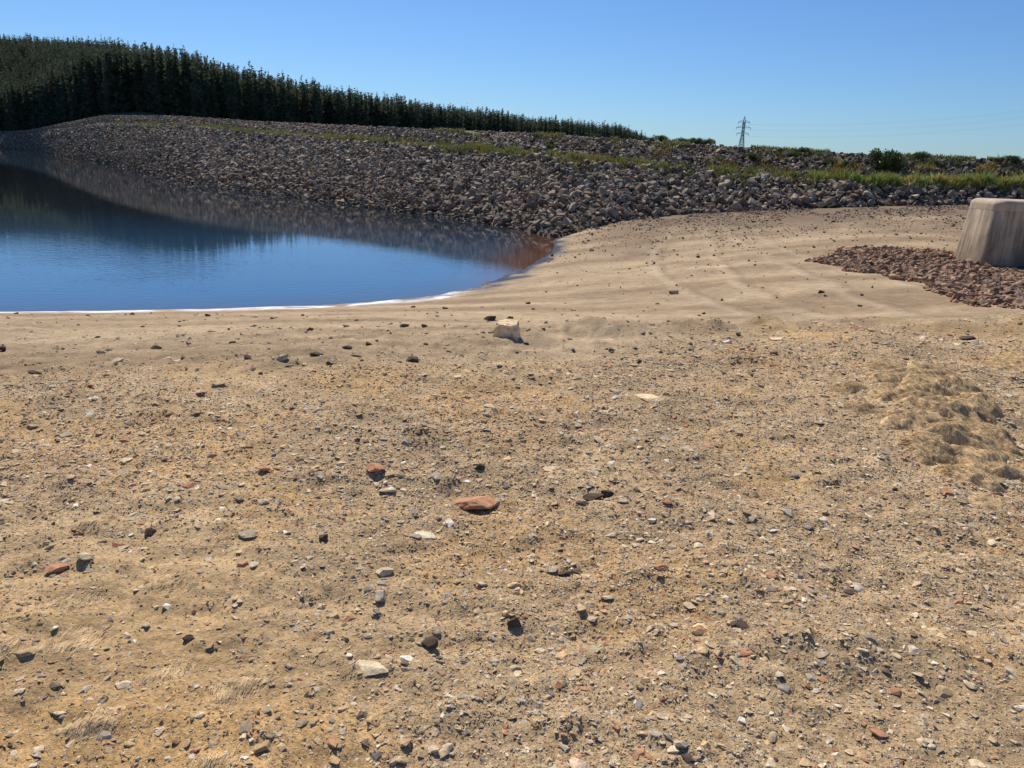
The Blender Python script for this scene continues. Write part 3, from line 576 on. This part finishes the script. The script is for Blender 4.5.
# ---------------------------------------------------------------- pylon and lines
m,nt,p=newmat('galvanised_steel'); p.inputs['Base Color'].default_value=(.30,.31,.33,1); p.inputs['Metallic'].default_value=.2; p.inputs['Roughness'].default_value=.6; M_st=m
def beams(name,segs,w):
    V=[];F=[]
    for a,b in segs:
        a=Vector(a);b=Vector(b);d=(b-a).normalized(); u=d.orthogonal().normalized()*w; v=d.cross(u).normalized()*w; i=len(V)
        for q in (a,b):
            for s1,s2 in ((1,1),(-1,1),(-1,-1),(1,-1)): V.append(q+u*s1+v*s2)
        for j in range(4): F.append((i+j,i+(j+1)%4,i+4+(j+1)%4,i+4+j))
    me=bpy.data.meshes.new(name);me.from_pydata([tuple(v) for v in V],[],F);me.update();return me
def hw(z): return 2.8*(1-z/26)+.8 if z<26 else .8
H=39; segs=[]; lev=[0,6,11,15.5,19.5,23,26,29,32,35]
for i in range(len(lev)-1):
    z0,z1=lev[i],lev[i+1];a=hw(z0);b_=hw(z1)
    c0_=[(-a,-a,z0),(a,-a,z0),(a,a,z0),(-a,a,z0)];c1_=[(-b_,-b_,z1),(b_,-b_,z1),(b_,b_,z1),(-b_,b_,z1)]
    for j in range(4):
        segs+=[(c0_[j],c1_[j]),(c0_[j],c1_[(j+1)%4]),(c0_[(j+1)%4],c1_[j]),(c1_[j],c1_[(j+1)%4])]
for s1 in (-.8,.8):
    for s2 in (-.8,.8): segs.append(((s1,s2,35),(0,0,H)))
py=add('transmission_pylon',beams('transmission_pylon',segs,.10),M_st,'steel lattice transmission pylon beyond the embankment','pylon',loc=(172,610,-2))
att=[]
for z,w in ((26,4.6),(30.5,5.6),(34.5,4.4)):
    for sg in (-1,1):
        sg_=[((sg*.8,-.8,z),(sg*w,0,z)),((sg*.8,.8,z),(sg*w,0,z)),((sg*.8,0,z+1.6),(sg*w,0,z)),((sg*w,0,z),(sg*w,0,z-1.6))]
        add('cross_arm',beams('cross_arm',sg_,.09),M_st,parent=py); att.append((sg*w,z-1.6))
for dx,dz in att:
    P0=Vector((172+dx,610,-2+dz)); P1=Vector((420+dx*.6,470+dx*.8,6+dz+22)); segs=[];prev=P0
    for i in range(1,25):
        t=i/24;q=P0.lerp(P1,t);q.z-=9*4*t*(1-t); segs.append((prev,q));prev=q
    add('power_line',beams('power_line',segs,.014),M_st,'thin overhead power cable strung from a pylon','power line',group='overhead power cables')

# ---------------------------------------------------------------- light, sky, camera
az=math.radians(-20); el=math.radians(46)
sd=Vector((math.sin(az)*math.cos(el),math.cos(az)*math.cos(el),math.sin(el)))
sl=bpy.data.lights.new('sun','SUN'); sl.energy=5.0; sl.angle=math.radians(.5); sl.color=(1,.93,.82)
so=bpy.data.objects.new('sun',sl); COL.objects.link(so); so.rotation_euler=sd.to_track_quat('Z','Y').to_euler()
W=bpy.data.worlds.new('World'); S.world=W; W.use_nodes=True; nt=W.node_tree; bg=nt.nodes['Background']
sk=nt.nodes.new('ShaderNodeTexSky'); sk.sky_type='NISHITA'; sk.sun_disc=False; sk.sun_elevation=el; sk.sun_rotation=az; sk.air_density=1.0; sk.dust_density=.2; sk.ozone_density=2.5
mx=mix(nt,1,sk.outputs[0],(.52,.76,1.10),'MULTIPLY')
nt.links.new(mx,bg.inputs[0]); bg.inputs[1].default_value=.092
cam=bpy.data.cameras.new('camera'); cam.sensor_width=36; cam.lens=26.0; cam.clip_end=9000; cam.clip_start=.05
co=bpy.data.objects.new('camera',cam); COL.objects.link(co); S.camera=co
Rm=Matrix.Rotation(math.radians(90-17.2),4,'X')@Matrix.Rotation(math.radians(2.24),4,'Z')
co.matrix_world=Matrix.Translation((0,0,EYE))@Rm
